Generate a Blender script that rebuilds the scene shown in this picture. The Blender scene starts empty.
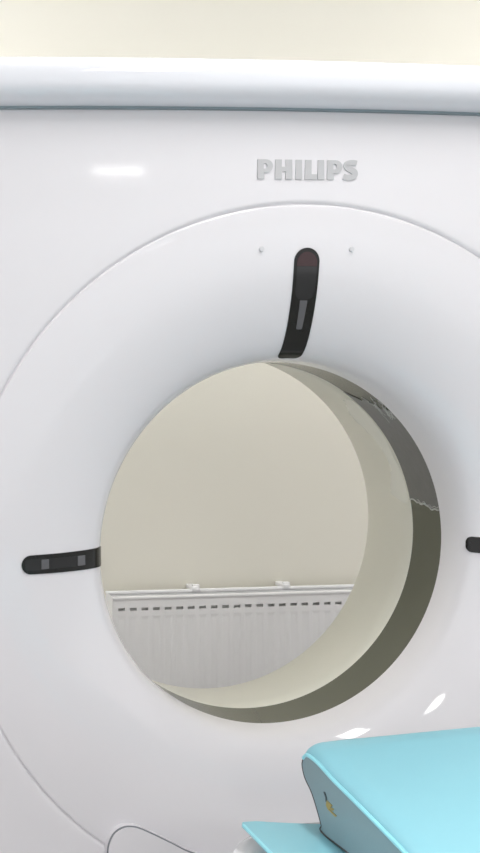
import bpy, bmesh, math, random
from mathutils import Vector, Matrix
random.seed(3)
S = bpy.context.scene
COL = S.collection
H = 1.05                       # height of the bore axis above the floor
PI = math.pi

# ------------------------------------------------------------ camera, world, exposure
def look(yaw, pitch, roll):
    cy, sy, cp, sp = math.cos(yaw), math.sin(yaw), math.cos(pitch), math.sin(pitch)
    f = Vector((sy*cp, cy*cp, sp)); r = Vector((cy, -sy, 0)); u = r.cross(f)
    c, s = math.cos(roll), math.sin(roll)
    r2 = c*r + s*u; u2 = -s*r + c*u
    m = Matrix((r2, u2, -f)).transposed().to_4x4()
    return m
cam_data = bpy.data.cameras.new('camera')
cam = bpy.data.objects.new('camera', cam_data); COL.objects.link(cam)
cam_data.sensor_fit = 'AUTO'; cam_data.sensor_width = 36
cam_data.lens = 36*1050.18/853
cam_data.shift_x = (240+65.63)/853
cam_data.shift_y = (425.68-426.5)/853
cam_data.clip_start = 0.02
cam.matrix_world = Matrix.Translation((-0.88494, -1.91812, 0.32803+H)) @ look(0.12018, -0.04548, -0.01166)
S.camera = cam

world = bpy.data.worlds.new('world'); S.world = world; world.use_nodes = True
bg = world.node_tree.nodes['Background']
bg.inputs[0].default_value = (0.99, 0.985, 1.0, 1); bg.inputs[1].default_value = 1.12  # even added fill, let in where side and viewer-end walls are left out

vs = S.view_settings
S.display_settings.display_device = 'sRGB'
vs.view_transform = 'Standard'; vs.look = 'None'; vs.gamma = 1.0; vs.use_curve_mapping = False
vs.exposure = 0.05
LAMP = 22.0                    # radiance of the ceiling troffers
WINDOW = 5.0                   # radiance for window daylight; no window is built

# ------------------------------------------------------------ materials
def mat(name, col, rough=0.4, spec=0.5, metal=0.0, coat=0.0, emis=None, noise=0.0, nscale=20, bump=0.0, bscale=200, rnoise=0.0):
    m = bpy.data.materials.new(name); m.use_nodes = True
    nt = m.node_tree; b = nt.nodes['Principled BSDF']
    b.inputs['Base Color'].default_value = (*col, 1)
    b.inputs['Roughness'].default_value = rough
    b.inputs['Specular IOR Level'].default_value = spec
    b.inputs['Metallic'].default_value = metal
    b.inputs['Coat Weight'].default_value = coat
    b.inputs['Coat Roughness'].default_value = 0.05
    tc = nt.nodes.new('ShaderNodeTexCoord')
    if noise:
        n = nt.nodes.new('ShaderNodeTexNoise'); n.inputs['Scale'].default_value = nscale; n.inputs['Detail'].default_value = 4
        nt.links.new(tc.outputs['Object'], n.inputs['Vector'])
        r = nt.nodes.new('ShaderNodeMapRange'); r.inputs[3].default_value = 1-noise; r.inputs[4].default_value = 1+noise
        nt.links.new(n.outputs['Fac'], r.inputs[0])
        mx = nt.nodes.new('ShaderNodeMix'); mx.data_type = 'RGBA'; mx.blend_type = 'MULTIPLY'; mx.inputs[0].default_value = 1
        mx.inputs[6].default_value = (*col, 1); nt.links.new(r.outputs[0], mx.inputs[7])
        nt.links.new(mx.outputs[2], b.inputs['Base Color'])
    if bump:
        n = nt.nodes.new('ShaderNodeTexNoise'); n.inputs['Scale'].default_value = bscale; n.inputs['Detail'].default_value = 3
        nt.links.new(tc.outputs['Object'], n.inputs['Vector'])
        bp = nt.nodes.new('ShaderNodeBump'); bp.inputs['Strength'].default_value = bump; bp.inputs['Distance'].default_value = 0.002
        nt.links.new(n.outputs['Fac'], bp.inputs['Height']); nt.links.new(bp.outputs[0], b.inputs['Normal'])
    if emis:
        b.inputs['Emission Color'].default_value = (*emis[0], 1); b.inputs['Emission Strength'].default_value = emis[1]
    return m

M = dict(
    cover=mat('gantry_cover_white', (0.80, 0.782, 0.812), 0.06, 0.5, noise=0.004, nscale=3),
    rail=mat('gantry_rail_white', (0.80, 0.81, 0.86), 0.07, 0.5, noise=0.004, nscale=3),
    sleeve=mat('sleeve_cream', (0.77, 0.76, 0.68), 0.3, 0.4, noise=0.01, nscale=5),
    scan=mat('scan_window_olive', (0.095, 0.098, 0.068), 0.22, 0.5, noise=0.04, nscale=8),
    reflect_sheet=mat('window_reflection_grey', (0.155, 0.153, 0.148), 0.3, 0.5, noise=0.10, nscale=40, bump=0.3, bscale=60),
    crinkle=mat('reflection_crinkle_pale', (0.50, 0.50, 0.48), 0.35, 0.5, noise=0.2, nscale=90, bump=0.6, bscale=120),
    sleeve_sheen=mat('sleeve_reflection_pale', (0.80, 0.80, 0.74), 0.22, 0.4, noise=0.03, nscale=30),
    black=mat('marker_black', (0.012, 0.012, 0.011), 0.18, 0.4, noise=0.1, nscale=30),
    lens=mat('marker_lens_grey', (0.022, 0.022, 0.023), 0.12, 0.5, noise=0.1, nscale=30),
    red=mat('marker_lens_red', (0.042, 0.016, 0.018), 0.12, 0.5, noise=0.2, nscale=60),
    slot=mat('marker_slot_grey', (0.12, 0.12, 0.128), 0.25, 0.5, noise=0.1, nscale=60),
    silver=mat('logo_silver', (0.56, 0.56, 0.575), 0.42, 0.5, metal=0.25, noise=0.03, nscale=60),
    dot=mat('cap_grey', (0.66, 0.66, 0.68), 0.4, 0.4, noise=0.02),
    shadowgap=mat('seam_grey', (0.42, 0.45, 0.47), 0.5, 0.3, noise=0.02),
    gasket=mat('gasket_grey', (0.22, 0.23, 0.25), 0.5, 0.3, noise=0.02),
    darkgap=mat('rail_seal_grey', (0.25, 0.31, 0.34), 0.5, 0.3, noise=0.02),
    wall=mat('wall_cream_paint', (0.83, 0.81, 0.725), 0.75, 0.25, noise=0.012, nscale=2.5, bump=0.05, bscale=150),
    ceil=mat('ceiling_white', (0.80, 0.80, 0.78), 0.8, 0.2, noise=0.01, nscale=3),
    floor=mat('floor_vinyl_grey', (0.42, 0.42, 0.41), 0.35, 0.4, noise=0.06, nscale=30),
    skirt=mat('skirting_white', (0.75, 0.75, 0.74), 0.4, 0.4, noise=0.01),
    rad=mat('radiator_enamel', (0.89, 0.89, 0.90), 0.3, 0.5, noise=0.006, nscale=5),
    raddark=mat('radiator_inside', (0.62, 0.62, 0.62), 0.7, 0.3, noise=0.05),
    radgrey=mat('radiator_grille_grey', (0.50, 0.50, 0.52), 0.5, 0.3, noise=0.02),
    teal=mat('vinyl_turquoise', (0.27, 0.59, 0.69), 0.36, 0.4, noise=0.015, nscale=10, bump=0.08, bscale=350),
    pipe=mat('piping_turquoise', (0.33, 0.76, 0.86), 0.3, 0.5, noise=0.01),
    panel=mat('side_panel_grey', (0.255, 0.36, 0.39), 0.5, 0.3, noise=0.03, nscale=15, bump=0.08, bscale=300),
    seam=mat('piping_shaded_dark', (0.07, 0.065, 0.062), 0.6, 0.3, noise=0.1),
    gold=mat('emblem_gold', (0.42, 0.34, 0.10), 0.35, 0.5, metal=0.4, noise=0.1, nscale=80),
    darkmark=mat('emblem_dark', (0.06, 0.08, 0.09), 0.5, 0.3, noise=0.1),
    lamp=mat('lamp_diffuser', (0.9, 0.9, 0.9), 0.5, emis=((1.0, 0.985, 0.96), LAMP), noise=0.01),
    lampframe=mat('lamp_frame_white', (0.8, 0.8, 0.8), 0.4, noise=0.01),
    daylight=mat('unbuilt_window_daylight', (0.9, 0.9, 0.9), 0.5, emis=((0.86, 0.93, 1.0), WINDOW), noise=0.01),
)

# ------------------------------------------------------------ helpers
def wloc(o):
    v = Vector((0, 0, 0))
    while o: v += o.location; o = o.parent
    return v
def obj(name, bm, m, parent=None, smooth=True, mats=None, ang=40):
    """bm in world coordinates -> one mesh object, origin at its parent's (or at its own base)"""
    bmesh.ops.recalc_face_normals(bm, faces=bm.faces)
    me = bpy.data.meshes.new(name)
    o = bpy.data.objects.new(name, me); COL.objects.link(o)
    if parent is not None:
        o.parent = parent; off = wloc(parent)
    else:
        zs = [v.co.z for v in bm.verts]; n = len(bm.verts)
        off = Vector((sum(v.co.x for v in bm.verts)/n, sum(v.co.y for v in bm.verts)/n, min(zs)))
        o.location = off
    for v in bm.verts: v.co -= off
    bm.to_mesh(me); bm.free()
    for mm in (mats or [m]): me.materials.append(mm)
    if smooth:
        me.polygons.foreach_set('use_smooth', [True]*len(me.polygons))
        me.set_sharp_from_angle(angle=math.radians(ang))
    return o
def tag(o, label=None, cat=None, group=None, kind=None):
    for k, v in (('label', label), ('category', cat), ('group', group), ('kind', kind)):
        if v: o[k] = v
    return o
def thing(name, loc, label, cat, group=None):
    o = bpy.data.objects.new(name, None); COL.objects.link(o); o.location = loc
    o.empty_display_size = 0.1
    return tag(o, label, cat, group)
def box(bm, lo, hi, bev=0.0, seg=2, mi=0):
    r = bmesh.ops.create_cube(bm, size=1)
    for v in r['verts']:
        v.co = Vector([(lo[i]+hi[i])/2 + v.co[i]*(hi[i]-lo[i]) for i in range(3)])
    fs = set(f for v in r['verts'] for f in v.link_faces)
    for f in fs: f.material_index = mi
    if bev:
        es = list(set(e for v in r['verts'] for e in v.link_edges))
        bmesh.ops.bevel(bm, geom=es, offset=bev, segments=seg, affect='EDGES', profile=0.5)
    return bm
def BX(lo, hi, bev=0.0, seg=2): return box(bmesh.new(), lo, hi, bev, seg)
def lathe(prof, n=256, bm=None, a0=0, a1=2*PI, close=False):
    """revolve (r, y) about the bore axis; closed ring of sections if close"""
    bm = bm or bmesh.new(); full = abs(a1-a0-2*PI) < 1e-6
    cnt = n if full else n+1; cols = []
    for i in range(cnt):
        a = a0+(a1-a0)*i/n
        cols.append([bm.verts.new((r*math.cos(a), y, H+r*math.sin(a))) for r, y in prof])
    k = len(prof)
    for i in range(n):
        A, B = cols[i], cols[(i+1) % cnt]
        for j in range(k if close else k-1):
            bm.faces.new((A[j], A[(j+1) % k], B[(j+1) % k], B[j]))
    if close and not full:
        bm.faces.new(cols[0]); bm.faces.new(list(reversed(cols[-1])))
    return bm
def prism_xz(pts, y0, y1, bev=0.0, seg=3, bm=None):
    """flat outline in X-Z (local to the bore axis) given a depth from y0 (front) to y1"""
    bm = bm or bmesh.new()
    a = [bm.verts.new((x, y0, z+H)) for x, z in pts]; b = [bm.verts.new((x, y1, z+H)) for x, z in pts]
    ff = bm.faces.new(a); bm.faces.new(list(reversed(b))); n = len(pts)
    for i in range(n): bm.faces.new((a[i], b[i], b[(i+1) % n], a[(i+1) % n]))
    if bev: bmesh.ops.bevel(bm, geom=list(ff.edges), offset=bev, segments=seg, affect='EDGES', profile=0.5)
    return bm
def tube(pts, r, n=10, closed=False, bm=None):
    bm = bm or bmesh.new(); pts = [Vector(p) for p in pts]; rings = []; N = len(pts); up = None
    for i, p in enumerate(pts):
        if closed: t = pts[(i+1) % N]-pts[i-1]
        else: t = pts[min(i+1, N-1)]-pts[max(i-1, 0)]
        t.normalize()
        if up is None: up = t.orthogonal().normalized()
        up = (up - t*up.dot(t)).normalized(); s = t.cross(up)
        rings.append([bm.verts.new(p+up*r*math.cos(2*PI*k/n)+s*r*math.sin(2*PI*k/n)) for k in range(n)])
    for i in range(N if closed else N-1):
        A, B = rings[i], rings[(i+1) % N]
        for k in range(n): bm.faces.new((A[k], A[(k+1) % n], B[(k+1) % n], B[k]))
    if not closed: bm.faces.new(list(reversed(rings[0]))); bm.faces.new(rings[-1])
    return bm
def spline(pts, n=12, closed=False):
    out = []; N = len(pts)
    g = (lambda i: pts[i % N]) if closed else (lambda i: pts[max(0, min(N-1, i))])
    for i in range(N if closed else N-1):
        p0, p1, p2, p3 = g(i-1), g(i), g(i+1), g(i+2)
        for k in range(n):
            t = k/n
            out.append(tuple(0.5*(2*b+(c-a)*t+(2*a-5*b+4*c-d)*t*t+(-a+3*b-3*c+d)*t**3) for a, b, c, d in zip(p0, p1, p2, p3)))
    if not closed: out.append(tuple(pts[-1]))
    return out

# ------------------------------------------------------------ the room
X0, X1, Y0, Y1, ZC = -3.2, 6.8, -8.2, 1.22, 3.0
def struct(name, bm, m): return tag(obj(name, bm, m, smooth=False), kind='structure')
T = 0.12
struct('floor', BX((X0-T, Y0-T, -0.1), (X1+T, Y1+T, 0)), M['floor'])
struct('ceiling', BX((X0-T, Y0-T, ZC), (X1+T, Y1+T, ZC+0.1)), M['ceil'])
struct('wall_back', BX((X0-T, Y1, 0), (X1+T, Y1+T, ZC)), M['wall'])
struct('baseboard_back', BX((X0, Y1-0.018, 0), (X1, Y1, 0.1), 0.004), M['skirt'])

def lamp(x, y, sx, sy, label):
    t = thing('ceiling_light', (x, y, ZC-0.05), label, 'ceiling light', 'ceiling lights out of the frame')
    f_ = bmesh.new(); w = 0.025
    for lo, hi in (((x-sx/2-w, y-sy/2-w), (x-sx/2, y+sy/2+w)), ((x+sx/2, y-sy/2-w), (x+sx/2+w, y+sy/2+w)),
                   ((x-sx/2, y-sy/2-w), (x+sx/2, y-sy/2)), ((x-sx/2, y+sy/2), (x+sx/2, y+sy/2+w))):
        box(f_, (*lo, ZC-0.05), (*hi, ZC), 0.003)
    obj('lamp_frame', f_, M['lampframe'], t)
    obj('diffuser', BX((x-sx/2, y-sy/2, ZC-0.03), (x+sx/2, y+sy/2, ZC-0.005)), M['lamp'], t, smooth=False)
    return t
lamp(-0.2, -6.0, 0.45, 1.4, 'white framed ceiling light behind the viewer, left of centre')
lamp(1.53, -6.3, 0.42, 0.21, 'small white framed ceiling light behind the viewer, near the far end')
lamp(0.2, -1.15, 0.3, 1.2, 'added white framed ceiling light in front of the scanner bore')  # unseen lamp added for top-down shading on the ring
lamp(-1.3, 0.2, 1.2, 0.3, 'added white framed ceiling light above the back of the scanner, to the left')  # added out of view to brighten the back wall and radiator
lamp(1.9, 0.2, 1.2, 0.3, 'added white framed ceiling light above the back of the scanner, to the right')  # its added counterpart, evens out the light behind the gantry

# ------------------------------------------------------------ the scanner gantry
G = thing('ct_scanner', (0, 0.15, 0), 'large glossy white CT scanner gantry with a round bore and PHILIPS lettering', 'medical scanner')
def yr(r):                                    # depth of the flared front ring at radius r (smooth in sqrt(r-.3499))
    q = math.sqrt(max(r-.3499, 1e-9))
    return sum(c*q**(6-i) for i, c in enumerate(RCO))
RCO = (17.382672236272366, -49.08172096590035, 52.97856184304455, -27.52438617671472, 7.553497171301633, -1.2917501967912044, 0.01253532510259206)
SEAM_R, FY = 0.6275, -0.136
# front cover with the round hole, running back round the sides
def cover_front():
    bm = bmesh.new(); n = 360
    L, Rr, Bt, Tp = -1.12, 1.12, -0.98, 0.805
    prof = [(SEAM_R+.0008, FY+.030), (SEAM_R+.0008, FY+.006)]+[(SEAM_R+.0008+.009*(1-math.cos(a)), FY+.006*(1-math.sin(a))) for a in [PI/2*k/5 for k in range(1, 6)]]
    prof += [(.66, FY)]
    cols = []
    for i in range(n):
        a = 2*PI*i/n; ca, sa = math.cos(a), math.sin(a)
        col = [bm.verts.new((r*ca, y, H+r*sa)) for r, y in prof]
        ts = [(Rr if ca > 0 else L)/ca if abs(ca) > 1e-9 else 1e9, (Tp if sa > 0 else Bt)/sa if abs(sa) > 1e-9 else 1e9]
        t = min(ts); px, pz = t*ca, t*sa
        for s, y in ((0.5, FY), (0.97, FY), (1.0, FY+.03), (1.0, FY+.35)):
            q = .66+(t-.66)*s
            col.append(bm.verts.new((q*ca, y, H+q*sa)))
        cols.append(col)
    for i in range(n):
        A, B = cols[i], cols[(i+1) % n]
        for j in range(len(A)-1): bm.faces.new((A[j], A[j+1], B[j+1], B[j]))
    return bm
obj('front_cover', cover_front(), M['cover'], G, ang=35)
# flared ring leading into the bore
rr = [0 for a in [PI/2*k/5 for k in range(0, 6)]]
yo = yr(.6235)
prof = [(.6270, yo+.034), (.6270, yo+.004)]+[(.6235+.0035*math.cos(a), yo+.0035*(1-math.sin(a))) for a in [PI/2*k/5 for k in range(1, 5)]]
N = 70
for k in range(N+1):
    q = math.sqrt(.6235-.3499)*(1-k/N)
    r = .3499+q*q
    if r < .35: r = .35
    prof.append((r, yr(r)))
prof = [(r, min(y, .002)) for r, y in prof]+[(.3500, .0035), (.3512, .0045), (.356, .0045)]
obj('bore_ring', lathe(prof, 360), M['cover'], G, ang=50)
obj('seam', lathe([(.6262, FY+.0045), (.629, FY+.0045)], 360), M['cover'], G)
# scan window band, inner sleeve, rear flare, rear cover
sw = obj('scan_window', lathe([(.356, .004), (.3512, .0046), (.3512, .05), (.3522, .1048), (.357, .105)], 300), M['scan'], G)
sleeve = obj('inner_sleeve', lathe([(.358, .1042), (.3521, .1044), (.3515, .1055), (.357, .16), (.365, .24), (.374, .316), (.3755, .320), (.380, .3205)], 300), M['sleeve'], G, ang=60)
obj('rear_ring', lathe([(.379, .321)]+[(.381+.237*math.sin(a), .494-.173*math.cos(a)) for a in [PI/2*k/12 for k in range(0, 13)]], 200), M['cover'], G)
bmr = bmesh.new(); n = 200
inn = [bmr.verts.new((.618*math.cos(2*PI*i/n), .494, H+.618*math.sin(2*PI*i/n))) for i in range(n)]
out = []; out2 = []
for i in range(n):
    a = 2*PI*i/n; ca, sa = math.cos(a), math.sin(a)
    t = min((1.12/abs(ca) if abs(ca) > 1e-9 else 1e9), ((.805 if sa > 0 else .98)/abs(sa) if abs(sa) > 1e-9 else 1e9))
    out.append(bmr.verts.new((t*ca, .494, H+t*sa))); out2.append(bmr.verts.new((t*ca, FY+.35, H+t*sa)))
for i in range(n):
    j = (i+1) % n; bmr.faces.new((inn[i], inn[j], out[j], out[i])); bmr.faces.new((out[i], out[j], out2[j], out2[i]))
obj('rear_cover', bmr, M['cover'], G, ang=35)
obj('base_plinth', BX((-1.05, FY+.05, 0), (1.05, .45, .09), .01), M['shadowgap'], G)

# rounded bumper rail along the top edge
def rail():
    bm = bmesh.new(); cols = []
    sec = []
    # section (y, z): bottom lip, half-round front, over the top to the back
    zc, hz, hy = .8330, .0405, .050
    for k in range(25):
        a = -PI/2+PI*k/24
        sec.append((FY-hy*abs(math.cos(a))**.72, zc+hz*math.copysign(abs(math.sin(a))**.9, math.sin(a))))
    sec += [(FY+.05, .8755), (.25, .878), (.45, .868), (.494, .84), (.494, .80), (FY, .7925)]
    xs = [-1.12, -1.09]+[-1.05+2.1*k/60 for k in range(61)]+[1.09, 1.12]
    for x in xs:
        dz = -.020*(x-.03)**2
        e = 0.985 if abs(x) > 1.1 else 1
        cols.append([bm.verts.new((x, y, H+(z-zc)*e+zc+dz)) for y, z in sec])
    k = len(sec)
    for A, B in zip(cols, cols[1:]):
        for j in range(k): bm.faces.new((A[j], A[(j+1) % k], B[(j+1) % k], B[j]))
    bm.faces.new(cols[0]); bm.faces.new(list(reversed(cols[-1])))
    return bm
obj('top_rail', rail(), M['rail'], G, ang=50)
def strip_along_x(y0, y1, z0, z1):
    bm = bmesh.new(); cols = []
    for k in range(41):
        x = -1.1+2.2*k/40; dz = -.020*(x-.03)**2
        cols.append([bm.verts.new((x, y, H+z+dz)) for y, z in ((y0, z0), (y0, z1), (y1, z1), (y1, z0))])
    for A, B in zip(cols, cols[1:]):
        for j in range(4): bm.faces.new((A[j], A[(j+1) % 4], B[(j+1) % 4], B[j]))
    bm.faces.new(cols[0]); bm.faces.new(list(reversed(cols[-1])))
    return bm
obj('rail_seal', strip_along_x(FY-.010, FY+.01, .7893, .7930), M['darkgap'], G, smooth=False)

# lower access cover overlapping the ring
half = [(-.374, -.56), (-.373, -.511), (-.369, -.491), (-.360, -.476), (-.344, -.4675), (-.328, -.4675), (-.311, -.473), (-.278, -.490), (-.251, -.505), (-.223, -.520), (-.15, -.548), (-.07, -.562)]
top = half+[(0, -.565)]+[(-x, z) for x, z in reversed(half)]
pts = [(-.374, -.97), (-.374, -.75)]+spline(top, 6)+[(.374, -.75), (.374, -.97)]
obj('lower_cover', prism_xz(pts, -.1585, -.10, .004, 3), M['cover'], G, ang=50)
loop = [(x, -.1535, z+H) for x, z in spline(top, 6)]
obj('cover_gasket', tube(loop, .0022, 8), M['gasket'], G)

# ---- positioning-light windows inlaid in the ring
def marker_mesh(ang, ro, ri, wo, wi, lift, roo=1.0, roi=.35, ns=60, nw=10, skirt=.004, side=0.0):
    """strip that follows the ring's profile from radius ro to ri, width wo..wi (metres), ends rounded"""
    bm = bmesh.new()
    # arclength table
    rs = [ri+(ro-ri)*((k/400)**2) for k in range(401)]
    P = [(r, yr(r)) for r in rs]; s = [0]
    for a, b in zip(P, P[1:]): s.append(s[-1]+math.hypot(a[0]-b[0], a[1]-b[1]))
    L = s[-1]
    def at(u):
        import bisect
        i = min(max(bisect.bisect(s, u)-1, 0), 399); t = (u-s[i])/max(s[i+1]-s[i], 1e-9)
        r = P[i][0]*(1-t)+P[i+1][0]*t; y = P[i][1]*(1-t)+P[i+1][1]*t
        d = (P[i+1][0]-P[i][0], P[i+1][1]-P[i][1]); l = math.hypot(*d); return r, y, (-d[1]/l*-1, -d[0]/l)
    rows = []
    for k in range(ns+1):
        v = .5-.5*math.cos(PI*k/ns); u = L*v
        w = (wi+(wo-wi)*v)/2
        eo = roo*wo/2; ei = roi*wi/2
        h = w
        if u > L-eo and eo > 0: q = (u-(L-eo))/eo; h = w*math.sqrt(max(1-q*q, 0)) if roo >= .99 else w-(eo-eo*math.sqrt(max(1-q*q, 0)))
        if u < ei and ei > 0: q = (ei-u)/ei; h = w-(ei-ei*math.sqrt(max(1-q*q, 0)))
        h = max(h, .0004)
        r, y, nn = at(u)
        row = []
        for j in range(-1, nw+2):
            jj = min(max(j, 0), nw); lat = side+h*(2*jj/nw-1)
            lf = lift if 0 <= j <= nw else lift-skirt
            # outward normal of the ring (towards the viewer / the axis)
            R_ = r - nn[0]*lf*0 + NR(r)[0]*lf; Y_ = y+NR(r)[1]*lf
            a = ang+lat/r
            row.append(bm.verts.new((R_*math.cos(a), Y_, H+R_*math.sin(a))))
        rows.append(row)
    for A, B in zip(rows, rows[1:]):
        for j in range(len(A)-1): bm.faces.new((A[j], A[j+1], B[j+1], B[j]))
    bm.faces.new(rows[0]); bm.faces.new(list(reversed(rows[-1])))
    return bm
def NR(r):
    e = max(min((r-.35)*.2, 1e-3), 1e-5); sl = (yr(r+e)-yr(r-e))/(2*e)    # dy/dr
    n = Vector((sl, -1)); n.normalize(); return n
up, lf, rt = PI/2, PI, 0.0
m12 = obj('laser_window', marker_mesh(up, .5510, .3580, .047, .045, .0018, roi=.6), M['black'], G); m12['label'] = 'black curved laser window above the bore'
obj('red_lens', marker_mesh(up, .544, .519, .036, .038, .0026, roo=1.0, roi=.1), M['red'], m12)
obj('lens', marker_mesh(up, .5185, .460, .038, .036, .0026, roo=.05, roi=.9), M['lens'], m12)
obj('light_slot', marker_mesh(up, .4595, .409, .014, .011, .0026, roo=.1, roi=.4), M['slot'], m12)
m9 = obj('laser_window', marker_mesh(lf, .5195, .3575, .033, .036, .0018), M['black'], G); m9['label'] = 'black curved laser window left of the bore'
obj('lens', marker_mesh(lf, .514, .474, .020, .021, .0026, roo=.5, roi=.1), M['lens'], m9)
obj('light_slot', marker_mesh(lf, .484, .470, .017, .017, .0034, roo=.1, roi=.1), M['slot'], m9)
obj('light_slot', marker_mesh(lf, .4135, .398, .018, .018, .0026, roo=.1, roi=.1), M['slot'], m9)
obj('lens', marker_mesh(lf, .470, .4145, .019, .019, .0026, roo=.1, roi=.1), M['lens'], m9)
m3 = obj('laser_window', marker_mesh(rt, .5225, .3590, .032, .030, .0018, roi=.8), M['black'], G); m3['label'] = 'black laser window right of the bore, cut by the photo edge'
obj('lens', marker_mesh(rt, .514, .42, .019, .019, .0026, roo=.5, roi=.1), M['lens'], m3)
for x in (-.085, .083):
    r = math.hypot(x, .5485); y = yr(r)
    bm = bmesh.new(); bmesh.ops.create_cone(bm, cap_ends=True, segments=24, radius1=.0050, radius2=.0042, depth=.004)
    bmesh.ops.transform(bm, matrix=Matrix.Translation((x, y-.0008, .5485+H)) @ Matrix.Rotation(PI/2, 4, 'X'), verts=bm.verts)
    obj('screw_cap', bm, M['dot'], G)

# ---- lettering
def fill2d(loops, y, depth):
    cu = bpy.data.curves.new('lettering', 'CURVE'); cu.dimensions = '2D'; cu.fill_mode = 'BOTH'; cu.extrude = depth
    for lp in loops:
        s = cu.splines.new('POLY'); s.points.add(len(lp)-1); s.use_cyclic_u = True
        for p, (x, z) in zip(s.points, lp): p.co = (x, z, 0, 1)
    o = bpy.data.objects.new('lettering', cu); COL.objects.link(o)
    me = bpy.data.meshes.new_from_object(o.evaluated_get(bpy.context.evaluated_depsgraph_get()))
    bm = bmesh.new(); bm.from_mesh(me)
    bpy.data.objects.remove(o); bpy.data.meshes.remove(me); bpy.data.curves.remove(cu)
    for v in bm.verts: v.co = Vector((v.co.x, y-v.co.z, v.co.y+H))
    return bm
def U(u, v): return ((u-248)*.0005715, .705-(v-62)*.000523)
def arc(cx, cy, rx, ry, a0, a1, n=14): return [(cx+rx*math.cos(math.radians(a0+(a1-a0)*k/n)), cy+ry*math.sin(math.radians(a0+(a1-a0)*k/n))) for k in range(n+1)]
def letter_P(x):
    o = [(x, 62), (x+26, 62)]+arc(x+26, 84, 23, 22, -85, 85)+[(x+26, 106), (x+20, 106), (x+21, 127), (x-1, 127)]
    i = [(x+19, 75), (x+23, 75)]+arc(x+23, 84, 8, 9, -80, 80)+[(x+19, 93)]
    return [o, i]
def letter_H(x): return [[(x, 62), (x+21, 62), (x+20, 86), (x+34, 86), (x+33, 62), (x+54, 62), (x+55, 127), (x+33, 127), (x+34, 102), (x+20, 102), (x+21, 127), (x-1, 127)]]
def letter_I(x): return [[(x, 62), (x+20, 62), (x+21, 127), (x-1, 127)]]
def letter_L(x): return [[(x, 62), (x+20, 62), (x+20, 110), (x+39, 110), (x+37, 127), (x-1, 127)]]
def letter_S(x):
    c = [(x+44, 71.5), (x+36, 69.5), (x+26, 69.5), (x+14, 73), (x+10.5, 80), (x+15, 87.5), (x+25, 93), (x+36, 100), (x+38, 108), (x+33, 116), (x+22, 119), (x+11, 118.5), (x+1, 115.5)]
    p = spline([(a, b) for a, b in c], 5); w = 8.6; A = []; B = []
    for i, q in enumerate(p):
        a = p[max(i-1, 0)]; b = p[min(i+1, len(p)-1)]; d = Vector((b[0]-a[0], b[1]-a[1])).normalized()
        t = i/(len(p)-1); ww = w*(1+.12*math.sin(PI*t))
        A.append((q[0]-d.y*ww, q[1]+d.x*ww)); B.append((q[0]+d.y*ww, q[1]-d.x*ww))
    return [A+B[::-1]]
for L_ in (letter_P(86), letter_H(143), letter_I(209), letter_L(240), letter_I(281), letter_P(312)):
    obj('lettering', fill2d([[U(*q) for q in lp] for lp in L_], FY-.0008, .0012), M['silver'], G, smooth=False)
lp = letter_S(364)[0]; hn = len(lp)//2; bm = bmesh.new(); ff = []
for y in (FY-.002, FY+.0004):
    ff.append([bm.verts.new((U(*q)[0], y, U(*q)[1]+H)) for q in lp])
for i in range(hn-1):
    for F in ff: bm.faces.new((F[i], F[i+1], F[2*hn-2-i], F[2*hn-1-i]))
for i in range(2*hn): bm.faces.new((ff[0][i], ff[0][(i+1) % (2*hn)], ff[1][(i+1) % (2*hn)], ff[1][i]))
obj('lettering', bm, M['silver'], G, smooth=False)

# ---- reflection in the upper scan window, painted as a grey sheet with crinkled ends
def patch(a0, a1, y0, y1, r, jag=0.0, na=50, ny=10, seed=1, taper=0, wr=0.0):
    rnd = random.Random(seed); bm = bmesh.new(); rows = []
    e0 = [rnd.uniform(-jag, jag) for _ in range(ny+1)]; e1 = [rnd.uniform(-jag, jag) for _ in range(ny+1)]
    for i in range(na+1):
        row = []
        for j in range(ny+1):
            a = math.radians((a0+e0[j])+((a1+e1[j])-(a0+e0[j]))*i/na); y = y0+(y1-y0)*j/ny
            q = r(y)-rnd.uniform(0, wr)
            row.append(bm.verts.new((q*math.cos(a), y, H+q*math.sin(a))))
        rows.append(row)
    for A, B in zip(rows, rows[1:]):
        for j in range(ny): bm.faces.new((A[j], A[j+1], B[j+1], B[j]))
    return bm
def patch2(a_lo, a_hi, y0, y1, r, na=60, ny=20):
    bm = bmesh.new(); rows = []
    for i in range(na+1):
        row = []
        for j in range(ny+1):
            y = y0+(y1-y0)*j/ny; a = math.radians(a_lo(y)+(a_hi(y)-a_lo(y))*i/na)
            row.append(bm.verts.new((r*math.cos(a), y, H+r*math.sin(a))))
        rows.append(row)
    for A, B in zip(rows, rows[1:]):
        for j in range(ny): bm.faces.new((A[j], A[j+1], B[j+1], B[j]))
    return bm
lo = lambda y: 8.7+24*y+.25*math.sin(y*160)+.15*math.sin(y*370)
hi = lambda y: 45+95*y+.8*math.sin(y*140)+.5*math.sin(y*310+1)
reflect_sheet = obj('window_reflection', patch2(lo, hi, .005, .1035, .3506), M['reflect_sheet'], sw); reflect_sheet['label'] = 'grey reflection painted onto the upper right of the scan window'
def on_bore(a, y, r=.3503): a = math.radians(a); return (r*math.cos(a), y, H+r*math.sin(a))
def crinkle(pts, rad): return tube([on_bore(*p) for p in spline(pts, 6)], rad, 6)
rnd = random.Random(12)
obj('reflection_crinkle', crinkle([(lo(y)+rnd.uniform(-.12, .25), y) for y in [.006+.0965*k/16 for k in range(17)]], .0016), M['crinkle'], reflect_sheet)
obj('reflection_crinkle', crinkle([(lo(y)+.5+rnd.uniform(-.15, .45)+12*max(0, .04-y), y) for y in [.006+.07*k/12 for k in range(13)]], .0006), M['crinkle'], reflect_sheet)
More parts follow.
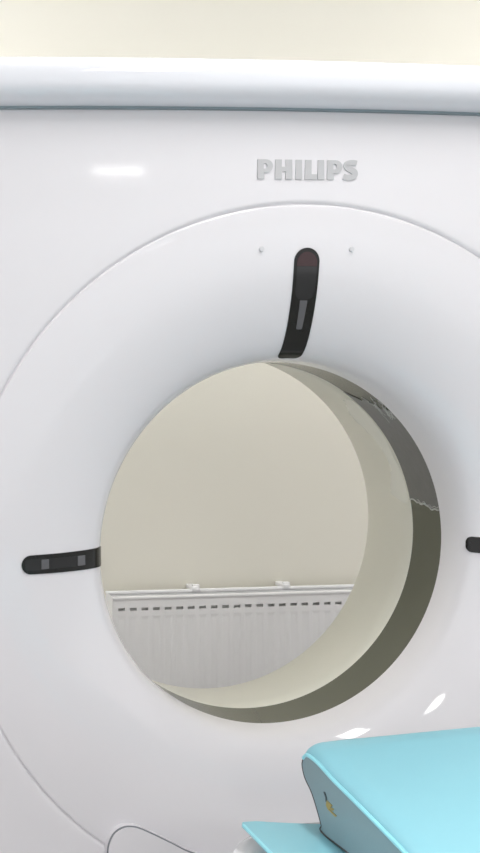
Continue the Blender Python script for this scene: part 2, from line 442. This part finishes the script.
for k in range(13):
    y = rnd.uniform(.008, .06); a = 41+95*y+rnd.uniform(-1.0, 6); n_ = 6; L_ = rnd.uniform(3, 9); dy = rnd.uniform(-.022, .012)
    obj('reflection_crinkle', crinkle([(a+L_*(i/n_-.5)+rnd.uniform(-.4, .4), min(max(y+dy*(i/n_-.5)+rnd.uniform(-.004, .004), .006), .1)) for i in range(n_+1)], rnd.uniform(.0005, .0011)), M['crinkle'], reflect_sheet)

# gloss reflection on the sleeve, painted as a thin pale sheet
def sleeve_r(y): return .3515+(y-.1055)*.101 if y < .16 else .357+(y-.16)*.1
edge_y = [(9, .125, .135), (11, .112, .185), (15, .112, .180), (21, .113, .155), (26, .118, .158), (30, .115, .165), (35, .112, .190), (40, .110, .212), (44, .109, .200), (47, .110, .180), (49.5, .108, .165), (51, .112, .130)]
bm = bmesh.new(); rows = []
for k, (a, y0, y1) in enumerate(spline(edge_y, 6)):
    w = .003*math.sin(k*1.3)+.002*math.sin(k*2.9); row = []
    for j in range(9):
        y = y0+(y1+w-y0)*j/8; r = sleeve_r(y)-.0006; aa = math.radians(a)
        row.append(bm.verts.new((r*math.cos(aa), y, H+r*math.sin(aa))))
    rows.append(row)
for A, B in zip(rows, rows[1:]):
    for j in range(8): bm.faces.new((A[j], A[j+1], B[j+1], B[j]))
rs_ = obj('sleeve_reflection', bm, M['sleeve_sheen'], sleeve); rs_['label'] = 'faint pale reflection painted on the cream sleeve'

# ------------------------------------------------------------ radiator on the back wall
RX0, RZ = .006, -.332+H
def radiator():
    RW, RH, YF = 1.26, .60, 1.10
    t = thing('radiator', (RX0, YF+.05, RZ-RH), 'white panel radiator with a row of dark slots, seen through the scanner bore', 'radiator')
    bm = bmesh.new(); pitch = .0360; nfl = 34
    # front panel: flat head, slotted row, then pressed vertical flutes
    zt, zs1, zs0, zf1, zb = RZ, RZ-.033, RZ-.042, RZ-.058, RZ-RH
    def q(x0, x1, z0, z1, y0=YF, y1=None, mi=0):
        y1 = y0 if y1 is None else y1
        f = bm.faces.new([bm.verts.new(c) for c in ((x0, y0, z0), (x1, y0, z0), (x1, y1, z1), (x0, y1, z1))]); f.material_index = mi
    xe = RX0+.008
    q(RX0, RX0+RW, zs1, zt); q(RX0, RX0+RW, zf1, zs0); q(RX0, xe, zs0, zs1); q(RX0, xe, zb, zf1)
    for k in range(nfl):
        a = xe+k*pitch; b = a+pitch
        if b > RX0+RW: break
        s0, s1 = a+.0065, a+.0275
        q(a, s0, zs0, zs1); q(s1, b, zs0, zs1)
        d = YF+.010                                   # slot: opening into the inside
        q(s0, s1, zs0, zs1, d, d, 1)
        for c in (((s0, YF, zs0), (s0, YF, zs1), (s0, d, zs1), (s0, d, zs0)), ((s1, YF, zs0), (s1, YF, zs1), (s1, d, zs1), (s1, d, zs0)),
                  ((s0, YF, zs1), (s1, YF, zs1), (s1, d, zs1), (s0, d, zs1)), ((s0, YF, zs0), (s1, YF, zs0), (s1, d, zs0), (s0, d, zs0))):
            f = bm.faces.new([bm.verts.new(v) for v in c]); f.material_index = 1
        dp = .0016
        xs = [(a, 0), (a+.004, 0), (a+.010, dp), (a+.025, dp), (a+.031, 0), (b, 0)]
        for (xa, da), (xb, db) in zip(xs, xs[1:]):
            f = bm.faces.new([bm.verts.new(v) for v in ((xa, YF+da, zb), (xb, YF+db, zb), (xb, YF+db, zf1-(.010 if db else 0)), (xa, YF+da, zf1-(.010 if da else 0)))])
        f = bm.faces.new([bm.verts.new(v) for v in ((a+.004, YF, zf1), (a+.010, YF+dp, zf1-.010), (a+.025, YF+dp, zf1-.010), (a+.031, YF, zf1))])
    xr = xe+nfl*pitch
    q(xr, RX0+RW, zs0, zs1); q(xr, RX0+RW, zb, zf1)
    bmesh.ops.remove_doubles(bm, verts=bm.verts, dist=1e-5)
    o = obj('front_panel', bm, M['rad'], t, mats=[M['rad'], M['raddark']], smooth=False)
    obj('side_panel', BX((RX0-.002, YF+.0005, RZ-RH), (RX0, YF+.075, RZ), 0), M['rad'], t, smooth=False)
    obj('side_panel', BX((RX0+RW, YF+.0005, RZ-RH), (RX0+RW+.002, YF+.075, RZ), 0), M['rad'], t, smooth=False)
    obj('rear_panel', BX((RX0, YF+.068, RZ-RH), (RX0+RW, YF+.075, RZ-.004), .002), M['rad'], t)
    # top grille: two rails with a recessed grey web
    g = BX((RX0-.003, YF-.003, RZ-.008), (RX0+RW+.003, YF+.010, RZ+.001), .003)
    box(g, (RX0-.003, YF+.064, RZ-.006), (RX0+RW+.003, YF+.080, RZ+.004), .003)
    gr = obj('top_grille', g, M['rad'], t)
    w = bmesh.new(); box(w, (RX0, YF+.008, RZ-.012), (RX0+RW, YF+.066, RZ-.006))
    obj('grille_web', w, M['radgrey'], gr, smooth=False)
    for x in (.285, .577):
        b = BX((x-.012, YF+.060, RZ-.002), (x+.012, YF+.1185, RZ+.012), .003)
        box(b, (x-.007, YF+.070, RZ+.004), (x+.016, YF+.084, RZ+.017), .003)
        obj('wall_bracket', b, M['rad'], t)
    for x in (RX0+.1, RX0+1.1): obj('wall_bracket', BX((x, YF+.07, RZ-.5), (x+.03, YF+.1185, RZ-.47), .003), M['rad'], t)
    t.rotation_euler = (0, .0085, 0)
radiator()

# ------------------------------------------------------------ patient table, mattress, cushion
TX = 0.0
def zm(x): return -.3575+.30*(x-TX)**2
def sheet(xh, y_far, y_near, top, th, rc=.03, bulge=.0, nx=24, m=None):
    """concave slab: plan rounded at the far corners, section following top(x)"""
    bm = bmesh.new(); rows = []
    ys = [y_far+rc*(1-math.cos(PI/2*k/6)) for k in range(7)]+[y_far+rc+(y_near-y_far-rc)*k/24 for k in range(1, 25)] if y_near > y_far else \
         [y_far-rc*(1-math.cos(PI/2*k/6)) for k in range(7)]+[y_far-rc+(y_near-y_far+rc)*k/24 for k in range(1, 25)]
    for i, y in enumerate(ys):
        dy = abs(y-y_far); h = xh-(rc-math.sqrt(max(rc*rc-(rc-dy)**2, 0)) if dy < rc else 0)
        row = []
        e = min(.4*th, .008)
        for j in range(nx+1):
            x = -h+2*h*j/nx
            edge = 1-math.sqrt(max(0, 1-max(0, (abs(x)-(h-e))/e)**2)) if abs(x) > h-e else 0
            ed2 = 1-math.sqrt(max(0, 1-max(0, (e-dy)/e)**2)) if dy < e else 0
            row.append((TX+x, y, H+top(TX+x)-e*max(edge, ed2)+bulge*(1-(x/h)**2)))
        for j in range(nx, -1, -1):
            x = -h+2*h*j/nx
            row.append((TX+x, y, H+top(TX+x)-th))
        rows.append([bm.verts.new(c) for c in row])
    for A, B in zip(rows, rows[1:]):
        n_ = len(A)
        for j in range(n_): bm.faces.new((A[j], A[(j+1) % n_], B[(j+1) % n_], B[j]))
    bm.faces.new(rows[0]); bm.faces.new(list(reversed(rows[-1])))
    return bm
tb = thing('patient_table', (0, -1.3, 0), 'white patient table of the scanner under the turquoise mattress', 'examination table')
obj('table_top', sheet(.285, -.395, -2.35, lambda x: -.3665-.06*x*x, .04, rc=.12), M['cover'], tb, ang=50)
obj('table_body', BX((-.20, -2.3, .56), (.20, -.75, H-.410), .02), M['cover'], tb)
obj('pedestal', BX((-.17, -2.15, .06), (.17, -1.15, .58), .03), M['cover'], tb)
obj('pedestal_foot', BX((-.24, -2.25, 0), (.24, -1.0, .07), .015), M['shadowgap'], tb)
mt = obj('mattress', sheet(.252, -.436, -2.3, zm, .0085, rc=.012), M['teal'], ang=50)
tag(mt, 'thin turquoise vinyl mattress pad lying on the white scanner table', 'mattress')
obj('piping', tube([(TX-.252, -.452-1.8*k/10, H+zm(.252)-.0035) for k in range(11)], .0028, 8), M['pipe'], mt)

# wedge cushion: section in Y-Z, lofted in X
CX0, CX1 = -.139, .225
top_p = [(-.425, -.2515), (-.445, -.2500), (-.465, -.2515), (-.505, -.2585), (-.574, -.2668), (-.638, -.2750), (-.678, -.2805), (-.80, -.2975), (-.92, -.314), (-.965, -.322)]
front_p = [(-.479, -.3500), (-.472, -.340), (-.464, -.328), (-.443, -.3035), (-.420, -.288), (-.411, -.272), (-.4145, -.260)]
bot_p = [(-.966, -.349), (-.6, -.3503)]
side = spline(bot_p+front_p+top_p, 5, closed=True)
cen = (sum(p[0] for p in side)/len(side), sum(p[1] for p in side)/len(side))
def csec(x, inset=0.0, crown=0.0):
    row = []
    for y, z in side:
        zz = z-inset*(1 if z > -.33 and y > -.96 else 0)*0
        # the upper faces swell towards the middle of the cushion
        wt = min(max((z-(-.33))/.05, 0), 1)*min(1, max(0, (y+.97)/.2))
        if z < -.33: zz += (zm(x)-zm(CX0))
        row.append((x, y+(0.006 if y > -.48 else 0)*crown/.02*wt, zz+crown*wt))
    return row
wt_name = 'wedge_cushion'
bm = bmesh.new(); rows = []
W = CX1-CX0
for k in range(41):
    u = k/40; x = CX0+W*(.5-.5*math.cos(PI*u))
    d = min(x-CX0, CX1-x)
    crown = .0165*math.sqrt(max(0, 1-(1-min(d/.030, 1))**2))+.035*min(x-CX0, .3)*min(1, d/.05)
    rows.append([bm.verts.new((a, b, c+H)) for a, b, c in csec(x, 0, crown)])
for A, B in zip(rows, rows[1:]):
    n_ = len(A)
    for j in range(n_): bm.faces.new((A[j], A[(j+1) % n_], B[(j+1) % n_], B[j]))
bm.faces.new(rows[0]); bm.faces.new(list(reversed(rows[-1])))
cu = obj('wedge_cushion', bm, M['teal'], ang=50)
tag(cu, 'thick turquoise wedge cushion with grey side panel, resting on the mattress', 'cushion')
bm = bmesh.new()
ins = [(cen[0]+(y-cen[0])*.995, cen[1]+(z-cen[1])*.96) for y, z in side]
a = [bm.verts.new((CX0-.002, y, z+H)) for y, z in ins]; b = [bm.verts.new((CX0+.003, y, z+H)) for y, z in side]
bm.faces.new(a); bm.faces.new(list(reversed(b)))
for i in range(len(a)): bm.faces.new((a[i], b[i], b[(i+1) % len(a)], a[(i+1) % len(a)]))
sp = obj('side_panel', bm, M['panel'], cu, ang=30); sp['label'] = 'blue-grey side panel'
obj('piping', tube([(CX0-.001, y, z+H) for y, z in spline(front_p[-1:]+top_p, 5)], .0032, 8), M['pipe'], cu)
sd = obj('seam', tube([(CX0-.0005, y, z+H+(.0015 if i < 2 else 0)) for i, (y, z) in enumerate(spline([(-.96, -.3435), (-.6, -.345)]+front_p, 5))], .0022, 8), M['seam'], cu); sd['label'] = 'edge piping coloured dark as in shade'  # far-end piping in shade, the shade put into its dark colour
# small emblem printed on the side panel
def flat(pts, m, name='emblem'):
    bm = bmesh.new()
    a = [bm.verts.new((CX0-.0032, y, z+H)) for y, z in pts]; b = [bm.verts.new((CX0-.0018, y, z+H)) for y, z in pts]
    bm.faces.new(a); bm.faces.new(list(reversed(b))); n_ = len(a)
    for i in range(n_): bm.faces.new((a[i], b[i], b[(i+1) % n_], a[(i+1) % n_]))
    return obj(name, bm, m, cu, smooth=False)
flat([(-0.48, -0.286), (-0.484, -0.285), (-0.489, -0.291), (-0.49, -0.297), (-0.487, -0.298), (-0.486, -0.292)], M['darkmark'])
flat([(-0.49, -0.295), (-0.506, -0.296), (-0.501, -0.301), (-0.511, -0.299), (-0.508, -0.303), (-0.499, -0.304), (-0.494, -0.307), (-0.488, -0.303)], M['gold'])
flat([(-0.494, -0.307), (-0.497, -0.305), (-0.519, -0.306), (-0.515, -0.309)], M['gold'])
